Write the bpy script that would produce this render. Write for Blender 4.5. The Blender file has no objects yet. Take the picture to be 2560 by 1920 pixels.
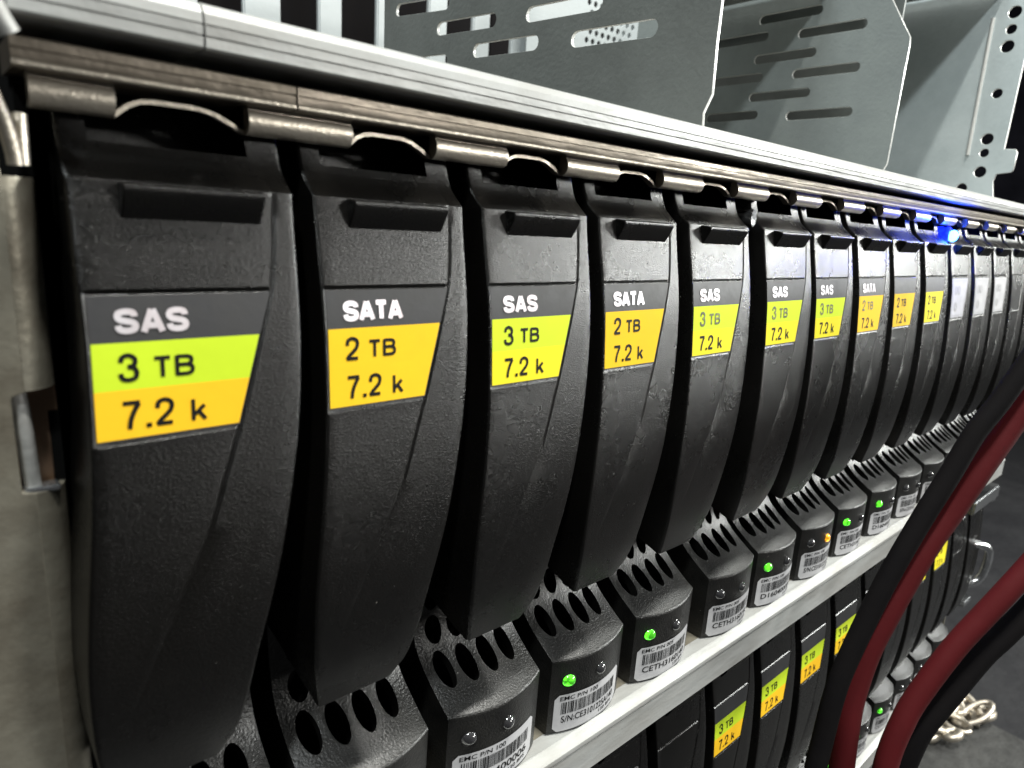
import bpy, bmesh, math, random
from mathutils import Vector, Matrix
random.seed(7)
MM = 0.001
scene = bpy.context.scene
COL = scene.collection

# ------------------------------------------------------------------ camera
Rm = [[0.7524629533523616, -0.6556261625805648, 0.06287955766482849],
      [-0.11103045961434782, -0.2203716016395668, -0.9690761550201505],
      [0.6492085495971756, 0.7222123594419406, -0.23861594037120978]]
cam_d = bpy.data.cameras.new("camera")
cam = bpy.data.objects.new("camera", cam_d); COL.objects.link(cam)
rt, dn, fw = (Vector(r) for r in Rm)
m = Matrix((( rt.x, -dn.x, -fw.x, -8.6049*MM), (rt.y, -dn.y, -fw.y, -86.6922*MM),
            (rt.z, -dn.z, -fw.z, -1.2406*MM), (0, 0, 0, 1)))
cam.matrix_world = m
cam_d.sensor_width = 36; cam_d.lens = 1677.023/2560*36
cam_d.clip_start = 0.004; cam_d.clip_end = 30
cam_d.dof.use_dof = True; cam_d.dof.focus_distance = 0.160; cam_d.dof.aperture_fstop = 31
scene.camera = cam

# ------------------------------------------------------------------ world, lamps, exposure
w = bpy.data.worlds.new("World"); scene.world = w; w.use_nodes = True
w.node_tree.nodes['Background'].inputs[0].default_value = (0.60, 0.66, 0.70, 1)
w.node_tree.nodes['Background'].inputs[1].default_value = 0.02
scene.view_settings.view_transform = 'Standard'; scene.view_settings.look = 'None'
scene.view_settings.exposure = 0.0; scene.view_settings.gamma = 1

def area(name, loc, target, sx, sy, power, col):
    l = bpy.data.lights.new(name, 'AREA'); l.shape = 'RECTANGLE'; l.size = sx; l.size_y = sy
    l.energy = power; l.color = col
    o = bpy.data.objects.new(name, l); COL.objects.link(o); o.location = loc
    o.rotation_euler = (Vector(target)-Vector(loc)).to_track_quat('-Z', 'Y').to_euler()
    return o
area("room_lamp_overhead", (0.22, -0.27, 1.30), (0.20, 0.0, 0), 0.5, 0.05, 34, (1.0, 0.99, 0.93))
area("room_lamp_key", (1.45, -0.27, 1.05), (0.20, 0, 0), 0.10, 0.10, 10, (0.98, 1.0, 0.94))
area("room_lamp_aisle", (1.80, -0.90, 0.45), (0.15, 0, 0), 0.45, 0.14, 38, (0.97, 0.99, 0.95))
area("near_fill_lamp", (1.02, -1.62, 0.46), (0.05, 0, 0), 0.34, 0.10, 11, (1.0, 0.98, 0.93))  # added lamp, lifts the tops of the first two carriers
area("room_lamp_panels", (-0.35, -0.42, 0.78), (0.40, 0.10, 0.08), 0.06, 0.06, 6.0, (0.93, 0.98, 0.97))
area("rear_fill_lamp", (-0.35, 0.16, 0.95), (0.25, 0.30, 0.06), 0.3, 0.1, 4, (0.90, 0.98, 0.98))  # added fill behind the carrier fronts, reaches only panels and fins

# ------------------------------------------------------------------ materials
def mat(name, col, rough=0.5, metal=0.0, bump=None, spec=None, rv=0.25, vary=None, specks=0.0, emit=None, estr=0, coat=0):
    M = bpy.data.materials.new(name); M.use_nodes = True
    nt = M.node_tree; N = nt.nodes; L = nt.links; b = N['Principled BSDF']
    b.inputs['Base Color'].default_value = (*col, 1); b.inputs['Roughness'].default_value = rough
    b.inputs['Metallic'].default_value = metal
    if spec is not None: b.inputs['Specular IOR Level'].default_value = spec
    if coat: b.inputs['Coat Weight'].default_value = coat; b.inputs['Coat Roughness'].default_value = .15
    if emit: b.inputs['Emission Color'].default_value = (*emit, 1); b.inputs['Emission Strength'].default_value = estr
    tc = N.new('ShaderNodeTexCoord'); src = tc.outputs['Object']
    oi = N.new('ShaderNodeObjectInfo'); ad = N.new('ShaderNodeVectorMath'); ad.operation = 'ADD'
    L.new(src, ad.inputs[0]); L.new(oi.outputs['Random'], ad.inputs[1]); src = ad.outputs[0]
    if emit and estr < 5:
        ne = N.new('ShaderNodeTexNoise'); ne.inputs['Scale'].default_value = 750; L.new(src, ne.inputs['Vector'])
        mr = N.new('ShaderNodeMapRange'); mr.inputs[1].default_value = .42; mr.inputs[2].default_value = .6; mr.inputs[3].default_value = estr*.25; mr.inputs[4].default_value = estr*2.2
        L.new(ne.outputs[0], mr.inputs[0]); L.new(mr.outputs[0], b.inputs['Emission Strength'])
    colsock = None
    if vary:
        sc, amt, c2 = vary[:3]; st = vary[3] if len(vary) > 3 else (1, 1, 1)
        mp = N.new('ShaderNodeMapping'); mp.inputs['Scale'].default_value = st; L.new(src, mp.inputs[0])
        n = N.new('ShaderNodeTexNoise'); n.inputs['Scale'].default_value = sc; n.inputs['Detail'].default_value = 6
        n.inputs['Roughness'].default_value = 0.65
        L.new(mp.outputs[0], n.inputs['Vector'])
        r = N.new('ShaderNodeValToRGB'); r.color_ramp.elements[0].position = 0.38; r.color_ramp.elements[1].position = 0.66
        r.color_ramp.elements[0].color = (0, 0, 0, 1); r.color_ramp.elements[1].color = (amt, amt, amt, 1)
        L.new(n.outputs[0], r.inputs[0])
        mx = N.new('ShaderNodeMix'); mx.data_type = 'RGBA'
        mx.inputs[6].default_value = (*col, 1); mx.inputs[7].default_value = (*c2, 1)
        L.new(r.outputs[0], mx.inputs[0]); colsock = mx.outputs[2]
        ra = N.new('ShaderNodeMath'); ra.operation = 'MULTIPLY_ADD'; L.new(n.outputs[0], ra.inputs[0])
        ra.inputs[1].default_value = rv; ra.inputs[2].default_value = max(0.02, rough-rv/2); L.new(ra.outputs[0], b.inputs['Roughness'])
    if specks:
        v = N.new('ShaderNodeTexVoronoi'); v.inputs['Scale'].default_value = 300; L.new(src, v.inputs['Vector'])
        v.inputs['Randomness'].default_value = 1
        lt = N.new('ShaderNodeMath'); lt.operation = 'LESS_THAN'; lt.inputs[1].default_value = specks
        L.new(v.outputs['Distance'], lt.inputs[0])
        n2 = N.new('ShaderNodeTexNoise'); n2.inputs['Scale'].default_value = 70; L.new(src, n2.inputs['Vector'])
        g = N.new('ShaderNodeMath'); g.operation = 'GREATER_THAN'; g.inputs[1].default_value = 0.53; L.new(n2.outputs[0], g.inputs[0])
        mu = N.new('ShaderNodeMath'); mu.operation = 'MULTIPLY'; L.new(lt.outputs[0], mu.inputs[0]); L.new(g.outputs[0], mu.inputs[1])
        m2 = N.new('ShaderNodeMix'); m2.data_type = 'RGBA'; L.new(mu.outputs[0], m2.inputs[0])
        if colsock: L.new(colsock, m2.inputs[6])
        else: m2.inputs[6].default_value = (*col, 1)
        m2.inputs[7].default_value = (0.42, 0.41, 0.38, 1); colsock = m2.outputs[2]
    if colsock: L.new(colsock, b.inputs['Base Color'])
    if bump:
        last = None
        for (kind, sc, dist, st) in bump:
            mp = N.new('ShaderNodeMapping'); mp.inputs['Scale'].default_value = st[:3]
            if len(st) > 3: mp.inputs['Rotation'].default_value = (0, st[3], 0)
            L.new(src, mp.inputs[0])
            if kind == 'noise':
                t = N.new('ShaderNodeTexNoise'); t.inputs['Detail'].default_value = 3; out = t.outputs[0]
            else:
                t = N.new('ShaderNodeTexVoronoi'); t.feature = 'SMOOTH_F1'; out = t.outputs['Distance']
            t.inputs['Scale'].default_value = sc; L.new(mp.outputs[0], t.inputs['Vector'])
            bp = N.new('ShaderNodeBump'); bp.inputs['Distance'].default_value = dist; bp.inputs['Strength'].default_value = 1
            L.new(out, bp.inputs['Height'])
            if last: L.new(last.outputs[0], bp.inputs['Normal'])
            last = bp
        L.new(last.outputs[0], b.inputs['Normal'])
    return M
GR = (1.0, 1.0, 2.3, 0.75)
M_plastic = mat('textured_black_plastic', (0.0022, 0.0020, 0.0018), 0.275, spec=.5, rv=.03, bump=[("noise", 2900, 0.00008, GR)], specks=0.022, vary=(60, 0.6, (0.0040, 0.0035, 0.003)))
M_plastic2 = mat('matte_black_plastic', (0.008, 0.0078, 0.0076), 0.5, bump=[('noise', 2200, 0.00010, (1, 1, 1))], specks=0.05, vary=(80, 0.7, (0.030, 0.029, 0.027)))
M_vent = mat('grained_bezel_plastic', (0.006, 0.006, 0.0058), 0.36, spec=.5, rv=.04, bump=[('noise', 2300, 0.00014, (1, 1, 1))], specks=0.03, vary=(90, 0.7, (0.020, 0.0195, 0.018)))
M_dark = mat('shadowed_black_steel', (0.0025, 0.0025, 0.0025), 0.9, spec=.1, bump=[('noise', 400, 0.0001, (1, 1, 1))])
M_lab = mat('dark_label_film', (0.028, 0.028, 0.030), 0.5, spec=.3, bump=[('noise', 900, 0.00002, (1, 1, 1))], vary=(300, .5, (0.036, 0.035, 0.034)))
def lab(name, c): return mat(name, tuple(x*.74 for x in c), 0.65, spec=.10, bump=[('noise', 700, 0.000012, (1, 1, 1))], vary=(120, .35, tuple(x*0.86 for x in c)))
M_lime = lab('lime_label_ink', (0.58, 0.76, 0.03)); M_orange = lab('amber_label_ink', (0.95, 0.55, 0.02))
M_yel = lab('yellow_label_ink', (0.95, 0.80, 0.03)); M_limeyel = lab('lime_yellow_label_ink', (0.70, 0.86, 0.04)); M_yelor = lab('golden_label_ink', (0.95, 0.60, 0.022))
M_white = mat('white_label_paper', (0.40, 0.40, 0.415), 0.6, spec=.1, bump=[('noise', 900, 0.00001, (1, 1, 1))], vary=(200, .4, (0.6, 0.6, 0.6)))
M_ink = mat('black_print_ink', (0.005, 0.005, 0.005), 0.55, spec=.12, vary=(500, .3, (0.012, 0.012, 0.012)))
M_fade = mat('worn_print_ink', (0.07, 0.075, 0.06), 0.55, spec=.15, vary=(900, .8, (0.30, 0.31, 0.12)))
M_greyink = mat('grey_print_ink', (0.30, 0.30, 0.31), 0.4, vary=(500, .3, (0.4, 0.4, 0.4)))
M_foil = mat('silver_foil_lettering', (0.62, 0.60, 0.63), 0.36, metal=0.4, vary=(160, .8, (0.42, 0.35, 0.36)))
M_alu = mat('scuffed_silver_paint', (0.37, 0.378, 0.37), 0.42, metal=0.15, bump=[('noise', 260, 0.00025, (0.25, 1, 1)), ('noise', 1800, 0.00003, (1, 1, 1))], vary=(110, 0.9, (0.27, 0.265, 0.25), (0.35, 1, 1)), specks=0.02)
M_brown = mat('tarnished_zinc_steel', (0.22, 0.19, 0.155), 0.40, metal=0.75, bump=[('noise', 300, 0.00025, (0.3, 1, 1)), ('noise', 1500, 0.00004, (1, 1, 1))], vary=(130, 0.8, (0.10, 0.085, 0.065), (0.3, 1, 1)))
M_knuck = mat('satin_nickel_steel', (0.56, 0.51, 0.43), 0.42, metal=0.85, bump=[('noise', 1900, 0.00008, (1, 1, 1))], vary=(160, 0.5, (0.42, 0.37, 0.31)))
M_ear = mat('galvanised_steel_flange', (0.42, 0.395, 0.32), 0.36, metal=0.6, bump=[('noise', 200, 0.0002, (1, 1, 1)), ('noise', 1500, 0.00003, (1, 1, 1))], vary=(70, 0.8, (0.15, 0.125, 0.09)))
M_copper = mat('rust_tinted_steel', (0.30, 0.19, 0.12), 0.5, metal=0.3, bump=[('noise', 300, 0.0001, (1, 1, 1))], vary=(90, .6, (0.18, 0.11, 0.07)))
M_bright = mat('bright_zinc_plate', (0.75, 0.77, 0.79), 0.2, metal=0.95, bump=[('noise', 350, 0.0003, (1, 1, 1))], vary=(200, .5, (0.5, 0.5, 0.5)))
M_pan = mat('shaded_galvanised_sheet', (0.20, 0.215, 0.205), 0.55, metal=0.2, bump=[('noise', 700, 0.00012, (1, 1, 1))], vary=(45, 0.7, (0.145, 0.155, 0.148)))  # panel zinc with shade mixed into its grey
M_pan2 = mat('half_shaded_galvanised_sheet', (0.27, 0.30, 0.295), 0.5, metal=0.2, bump=[('noise', 700, 0.00010, (1, 1, 1))], vary=(45, 0.7, (0.21, 0.235, 0.235)))  # same zinc, lighter tone for weaker shade
M_pan3 = mat('lit_galvanised_sheet', (0.52, 0.58, 0.59), 0.5, metal=0.1, bump=[('noise', 500, 0.00008, (1, 1, 1))], vary=(40, 0.6, (0.38, 0.44, 0.45)))  # same zinc, pale tone for the light falling on it
M_post = mat('white_painted_fin', (0.50, 0.54, 0.55), 0.5, bump=[('noise', 300, 0.0001, (1, 1, 1))], vary=(60, .5, (0.48, 0.52, 0.53)))
M_cut = mat('cut_sheet_edge', (0.80, 0.80, 0.77), 0.35, metal=0.3, bump=[('noise', 600, 0.0001, (1, 1, 1))])
M_red = mat('red_cable_jacket', (0.060, 0.0015, 0.003), 0.8, spec=.2, bump=[('noise', 500, 0.00005, (1, 1, 1))], vary=(90, .5, (0.05, 0.002, 0.003)))
M_blk = mat('black_cable_jacket', (0.004, 0.0035, 0.004), 0.85, spec=.08, bump=[('noise', 500, 0.00005, (1, 1, 1))], vary=(90, .5, (0.007, 0.006, 0.006)))
M_floor = mat('dark_grey_floor_tile', (0.016, 0.016, 0.018), 0.7, spec=.2, bump=[('noise', 60, 0.002, (1, 1, 1))], vary=(9, .8, (0.028, 0.028, 0.03)))
M_tile = mat('worn_grey_tile', (0.06, 0.06, 0.058), 0.6, spec=.2, bump=[('noise', 90, 0.002, (1, 1, 1))], vary=(25, .9, (0.025, 0.025, 0.025)))
M_wall = mat('dark_room_wall', (0.008, 0.008, 0.012), 0.9, spec=.1, bump=[('noise', 30, 0.002, (1, 1, 1))], vary=(4, .6, (0.03, 0.03, 0.04)))
M_clear = mat('unlit_indicator_lens', (0.03, 0.03, 0.032), 0.06, spec=0.9, coat=1.0)
M_green = mat('lit_green_lens', (0.05, 0.3, 0.02), 0.15, emit=(0.10, 1.0, 0.02), estr=1.0, coat=1.0)
M_amber = mat('lit_amber_lens', (0.3, 0.15, 0.01), 0.15, emit=(1.0, 0.40, 0.02), estr=2.2, coat=1.0)
M_bluebody = mat('blue_glowing_holder', (0.01, 0.02, 0.6), 0.3, emit=(0.01, 0.04, 1.0), estr=0.9)  # holder glows by itself in place of the lens light falling on it
M_blue = mat('lit_blue_lens', (0.05, 0.2, 0.9), 0.15, emit=(0.10, 0.45, 1.0), estr=9)

# ------------------------------------------------------------------ helpers
def link(o, parent=None):
    COL.objects.link(o)
    if parent: o.parent = parent
    return o
# measured correction from drawing coordinates to the real shelf: the front leans and tapers slightly towards its foot
ZT = [(-130.6, -122.0), (-120.5, -112.7), (-110, -103.1), (-100.5, -94.4), (-95, -89.2), (-82.5, -77.4), (-75, -70.45), (-60, -56.7), (-45, -42.8), (-30, -28.7), (-20, -19.2), (-10, -9.64), (0, 0.07), (20, 19.65), (60, 58.5)]
DY = [(-300, -4.5), (-120, -3.9), (-100, -3.5), (-80, -3.7), (-29, -1.9), (-17, -1.4), (0, 0), (30, 0)]
XA = [(-120, .942), (-100, .946), (-82.5, .944), (-60, .952), (-30, .9637), (0, .986), (20, .986)]
XO = [(-120, -2.2), (-100, -1.6), (-82.5, -1.9), (-60, -1.4), (-30, -.4), (-18, 0), (0, .28), (20, .28)]
XSH = [(-10, 1.05), (0, 1.05), (24, .76), (53, .2), (110, -.5), (150, -.5), (290, .1), (440, 0)]
WARP = None
def real(x, y, z):
    if WARP == 'drive': return (interp(z, XA)*x+interp(z, XO), y+smooth_interp(z, DY), smooth_interp(z, ZT))
    if WARP == 'shelf': return (x+interp(x, XSH), y+smooth_interp(z, DY), smooth_interp(z, ZT))
    return (x, y, z)
def mesh_obj(name, verts, faces, material, parent=None, smooth=None, mats=None, fm=None):
    me = bpy.data.meshes.new(name)
    if WARP: verts = [real(*v) for v in verts]
    me.from_pydata([(x*MM, y*MM, z*MM) for x, y, z in verts], [], faces)
    for mm_ in (mats or [material]): me.materials.append(mm_)
    if fm: me.polygons.foreach_set('material_index', fm)
    me.validate(); me.update()
    if smooth is not None:
        me.polygons.foreach_set('use_smooth', [True]*len(me.polygons))
        me.set_sharp_from_angle(angle=math.radians(smooth))
    return link(bpy.data.objects.new(name, me), parent)
def empty(name, loc, label, cat, group=None):
    o = bpy.data.objects.new(name, None); COL.objects.link(o)
    o.location = [c*MM for c in loc]; o.empty_display_size = 0.01
    o['label'] = label; o['category'] = cat
    if group: o['group'] = group
    return o
def tag(o, label=None, cat=None, group=None, kind=None):
    if label: o['label'] = label
    if cat: o['category'] = cat
    if group: o['group'] = group
    if kind: o['kind'] = kind
    return o
def boxv(x0, x1, y0, y1, z0, z1, V, F):
    n = len(V)
    V += [(x0, y0, z0), (x1, y0, z0), (x1, y1, z0), (x0, y1, z0), (x0, y0, z1), (x1, y0, z1), (x1, y1, z1), (x0, y1, z1)]
    F += [(n, n+3, n+2, n+1), (n+4, n+5, n+6, n+7), (n, n+1, n+5, n+4), (n+1, n+2, n+6, n+5), (n+2, n+3, n+7, n+6), (n+3, n, n+4, n+7)]
def box(name, x0, x1, y0, y1, z0, z1, material, parent=None, bevel=0.0):
    V, F = [], []; boxv(x0, x1, y0, y1, z0, z1, V, F)
    o = mesh_obj(name, V, F, material, parent)
    if bevel:
        bm = bmesh.new(); bm.from_mesh(o.data)
        bmesh.ops.bevel(bm, geom=bm.edges[:], offset=bevel*MM, segments=2, affect='EDGES')
        bm.to_mesh(o.data); bm.free()
        o.data.polygons.foreach_set('use_smooth', [True]*len(o.data.polygons)); o.data.set_sharp_from_angle(angle=math.radians(40))
    return o
def prism_x(name, prof, x0, x1, material, parent=None, smooth=35, closed=True, nx=1):
    """profile (y,z) extruded along x"""
    n = len(prof); V = []; F = []
    for k in range(nx+1):
        x = x0+(x1-x0)*k/nx
        V += [(x, y, z) for y, z in prof]
    for k in range(nx):
        for i in range(n if closed else n-1):
            j = (i+1) % n
            F.append((k*n+i, k*n+j, (k+1)*n+j, (k+1)*n+i))
    if closed:
        F.append(tuple(range(n-1, -1, -1))); F.append(tuple(nx*n+i for i in range(n)))
    return mesh_obj(name, V, F, material, parent, smooth)
def tube(name, pts, r, material, parent=None, seg=16, cap=True):
    P = [Vector(p) for p in pts]
    # Catmull-Rom resample
    Q = []
    for i in range(len(P)-1):
        p0 = P[max(i-1, 0)]; p1 = P[i]; p2 = P[i+1]; p3 = P[min(i+2, len(P)-1)]
        for k in range(6):
            t = k/6
            Q.append(0.5*((2*p1)+(-p0+p2)*t+(2*p0-5*p1+4*p2-p3)*t*t+(-p0+3*p1-3*p2+p3)*t**3))
    Q.append(P[-1]); V = []; F = []
    up = Vector((0.13, 0.9, 0.21))
    for i, q in enumerate(Q):
        d = (Q[min(i+1, len(Q)-1)]-Q[max(i-1, 0)]).normalized()
        a = d.cross(up).normalized(); b = d.cross(a).normalized()
        for k in range(seg):
            th = 2*math.pi*k/seg; V.append(tuple(q+r*(math.cos(th)*a+math.sin(th)*b)))
    for i in range(len(Q)-1):
        for k in range(seg):
            F.append((i*seg+k, i*seg+(k+1) % seg, (i+1)*seg+(k+1) % seg, (i+1)*seg+k))
    if cap:
        F.append(tuple(range(seg-1, -1, -1))); F.append(tuple((len(Q)-1)*seg+k for k in range(seg)))
    return mesh_obj(name, V, F, material, parent, 60)
def curve_plate(name, loops, thick, material, parent=None, bevel=0.0, mapf=None, edge_mat=None, sub=False):
    """flat plate from 2D loops (first outer, others holes); mapf maps (u,v,w)->(x,y,z) in mm"""
    cu = bpy.data.curves.new(name, 'CURVE'); cu.dimensions = '2D'; cu.fill_mode = 'BOTH'
    cu.extrude = thick/2-bevel; cu.bevel_depth = bevel; cu.bevel_resolution = 1
    for lp in loops:
        s = cu.splines.new('POLY'); s.points.add(len(lp)-1); s.use_cyclic_u = True
        for p, (u, v) in zip(s.points, lp): p.co = (u, v, 0, 1)
    t = bpy.data.objects.new('tmp', cu); COL.objects.link(t)
    dg = bpy.context.evaluated_depsgraph_get(); dg.update()
    me = bpy.data.meshes.new_from_object(t.evaluated_get(dg))
    bpy.data.objects.remove(t); bpy.data.curves.remove(cu)
    me.materials.clear(); me.materials.append(material)
    if edge_mat:
        me.materials.append(edge_mat)
        for pl in me.polygons:
            if abs(pl.normal.z) < 0.6: pl.material_index = 1
    else: 
        for pl in me.polygons: pl.material_index = 0
    for v in me.vertices:
        v.co = Vector(mapf(*v.co))*MM if mapf else v.co*MM
    me.name = name; me.update()
    return link(bpy.data.objects.new(name, me), parent)
def stadium(u0, u1, vc, h, slope=0, n=8):
    r = h/2; L = []
    def sl(u): return vc+slope*(u-(u0+u1)/2)
    for k in range(n+1):
        a = -math.pi/2+math.pi*k/n; L.append((u1-r+r*math.cos(a), sl(u1-r)+r*math.sin(a)))
    for k in range(n+1):
        a = math.pi/2+math.pi*k/n; L.append((u0+r+r*math.cos(a), sl(u0+r)+r*math.sin(a)))
    return L
def circ(u, v, r, n=16): return [(u+r*math.cos(2*math.pi*k/n), v+r*math.sin(2*math.pi*k/n)) for k in range(n)]
def interp(x, T):
    if x <= T[0][0]: return T[0][1]
    for (a, b), (c, d) in zip(T, T[1:]):
        if x <= c: return b+(d-b)*(x-a)/(c-a)
    return T[-1][1]
def smooth_interp(x, T):
    """monotone in x, cubic hermite"""
    if x <= T[0][0]: return T[0][1]
    if x >= T[-1][0]: return T[-1][1]
    for i in range(len(T)-1):
        if x <= T[i+1][0]:
            x0, y0 = T[i]; x1, y1 = T[i+1]; h = x1-x0
            m0 = (T[i+1][1]-T[i-1][1])/(T[i+1][0]-T[i-1][0]) if i > 0 else (y1-y0)/h
            m1 = (T[i+2][1]-T[i][1])/(T[i+2][0]-T[i][0]) if i+2 < len(T) else (y1-y0)/h
            t = (x-x0)/h
            return (2*t**3-3*t*t+1)*y0+(t**3-2*t*t+t)*h*m0+(-2*t**3+3*t*t)*y1+(t**3-t*t)*h*m1

# ------------------------------------------------------------------ text as mesh
_font_cache = {}
def text_polys(s, size, bold=0.0, spacing=1.0):
    key = (s, size, bold, spacing)
    if key in _font_cache: return _font_cache[key]
    cu = bpy.data.curves.new('t', 'FONT'); cu.body = s; cu.size = size; cu.offset = bold; cu.space_character = spacing
    cu.resolution_u = 4; cu.fill_mode = 'FRONT'
    t = bpy.data.objects.new('tmp', cu); COL.objects.link(t)
    dg = bpy.context.evaluated_depsgraph_get(); dg.update()
    me = bpy.data.meshes.new_from_object(t.evaluated_get(dg))
    bpy.data.objects.remove(t); bpy.data.curves.remove(cu)
    V = [(v.co.x, v.co.y) for v in me.vertices]; F = [tuple(p.vertices) for p in me.polygons]
    bpy.data.meshes.remove(me)
    _font_cache[key] = (V, F); return V, F
GL = {
 'S': (.95, [('c', [(.97, .74), (.90, .93), (.5, 1), (.10, .93), (0, .74), (.14, .58), (.5, .50), (.86, .42), (1, .26), (.90, .07), (.5, 0), (.10, .07), (0, .28)])]),
 '2': (.9, [('c', [(.03, .66), (.10, .90), (.5, 1), (.90, .90), (.98, .70), (.84, .50), (.5, .30), (.16, .12), (.0, -.02)]), ('l', [(-.04, .0), (1.0, .0)])]),
 '3': (.9, [('c', [(.03, .72), (.14, .92), (.5, 1), (.84, .90), (.93, .75), (.82, .58), (.45, .53)]), ('c', [(.45, .53), (.84, .48), (1, .28), (.88, .07), (.5, 0), (.12, .07), (0, .28)])]),
 '7': (.9, [('l', [(-.04, 1), (1.04, 1)]), ('c', [(.98, .97), (.66, .66), (.42, .30), (.32, -.07)])]),
 'k': (.8, [('l', [(0, -.07), (0, 1.07)]), ('l', [(.05, .22), (.92, .72)]), ('l', [(.40, .44), (1.0, -.06)])]),
 'B': (.95, [('l', [(0, -.07), (0, 1.07)]), ('c', [(0, 1), (.55, 1), (.86, .93), (.93, .76), (.84, .58), (.55, .53), (0, .53)]), ('c', [(0, .53), (.6, .53), (.92, .44), (1, .26), (.90, .07), (.6, 0), (0, 0)])]),
 'T': (.85, [('l', [(-.06, 1), (1.06, 1)]), ('l', [(.5, -.07), (.5, .96)])]),
 'A': (1.0, [('l', [(-.02, -.10), (.47, 1.08)]), ('l', [(1.02, -.10), (.53, 1.08)]), ('l', [(.2, .24), (.8, .24)])]),
 '.': (.16, [('d', [])]),
}
def place_glyphs(s, x0, x1, z0, z1, t, V, F, surf, gap=.14):
    """grotesque lettering drawn as even strokes of width t (mm) on surf"""
    H = z1-z0; tot = sum(GL[c][0] for c in s)+gap*(len(s)-1); u = (x1-x0)/tot; x = x0; lay = 0
    for c in s:
        W = GL[c][0]*u
        for kind, pts in GL[c][1]:
            lay += 1; off = .006*(lay % 4)
            if kind == 'd':
                n = len(V); q = t*.55
                V += [(x+W/2+a*q, surf(x, z0)-off, z0+q+b*q) for a, b in ((-1, -1), (1, -1), (1, 1), (-1, 1))]; F.append((n, n+1, n+2, n+3)); continue
            P_ = [Vector((x+t/2+px*(W-t), z0+t/2+py*(H-t), 0)) for px, py in pts]
            if kind == 'c':
                Q = []
                for i in range(len(P_)-1):
                    a, b, c2, d = P_[max(i-1, 0)], P_[i], P_[i+1], P_[min(i+2, len(P_)-1)]
                    for k in range(4):
                        q = k/4; Q.append(0.5*((2*b)+(-a+c2)*q+(2*a-5*b+4*c2-d)*q*q+(-a+3*b-3*c2+d)*q**3))
                Q.append(P_[-1])
            else:
                Q = [P_[0]+(P_[1]-P_[0])*k/4 for k in range(5)]
            n = len(V)
            for i, q in enumerate(Q):
                d = (Q[min(i+1, len(Q)-1)]-Q[max(i-1, 0)]).normalized(); nn = Vector((-d.y, d.x, 0))*t/2
                for sg in (1, -1):
                    a = q+nn*sg; zz = min(max(a.y, z0), z1); V.append((a.x, surf(a.x, zz)-off, zz))
            for i in range(len(Q)-1): F.append((n+2*i, n+2*i+1, n+2*i+3, n+2*i+2))
        x += W+gap*u
def place_text(s, x0, x1, z0, z1, bold, V, F, surf):
    """fit the string's ink into the box x0..x1, z0..z1 and lay it on surf(x,z)->y"""
    tv, tf = text_polys(s, 1.0, bold)
    ax = min(v[0] for v in tv); bx = max(v[0] for v in tv); ay = min(v[1] for v in tv); by = max(v[1] for v in tv)
    n = len(V)
    for (a, b) in tv:
        x = x0+(a-ax)/(bx-ax)*(x1-x0); z = z0+(b-ay)/(by-ay)*(z1-z0)
        V.append((x, surf(x, z), z))
    for f in tf:
        F.append(tuple(n+i for i in f))

# ------------------------------------------------------------------ the drive carrier, local x 0 = slot start (bay pitch 28.6)
YP = [(-96, 3.7), (-88, 1.6), (-80, -.6), (-72, -2.7), (-64, -3.7), (-56, -4.2), (-48, -4.3), (-40, -4.0), (-32, -3.4), (-24, -2.7), (-16, -2.0), (-8, -1.1), (0, 0)]
YB = [(0, 0), (0.4, .45), (1.4, 1.7), (2.7, 3.1), (4.5, 4.0), (6.7, 4.7), (9, 5.0), (14, 5.0)]
def Yf(z): return smooth_interp(z, YP) if z <= 0 else interp(z, YB)
XS = [(-80.6, 2.4), (-70, 4.6), (-60, 8.6), (-48, 13.6), (-43, 15.7), (-33, 18.8), (-29, 20.1), (-21.5, 22.1), (-16, 23.5), (-11, 24.8), (-2, 25.6), (14, 25.8)]
XR = [(-80.6, 17.6), (-77.6, 19.7), (-72, 20.9), (-64, 22.3), (-56, 24.1), (-48, 25.7), (-40, 27.0), (-32, 28.1), (-24, 28.6), (14, 28.6)]
XL = [(-80.6, 4.0), (-72, 2.2), (-60, 1.6), (-50, 2.0), (-38, 2.9), (-29, 3.3), (-12, 3.3), (14, 3.1)]
def sx(z): return smooth_interp(z, XS)
def xr(z): return smooth_interp(z, XR) if z > -77.6 else interp(z, XR)
def xl(z): return smooth_interp(z, XL)
def label_right(z): return interp(z, [(-29.3, 19.9), (-18, 22.8), (-12.5, 24.5)])

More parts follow.
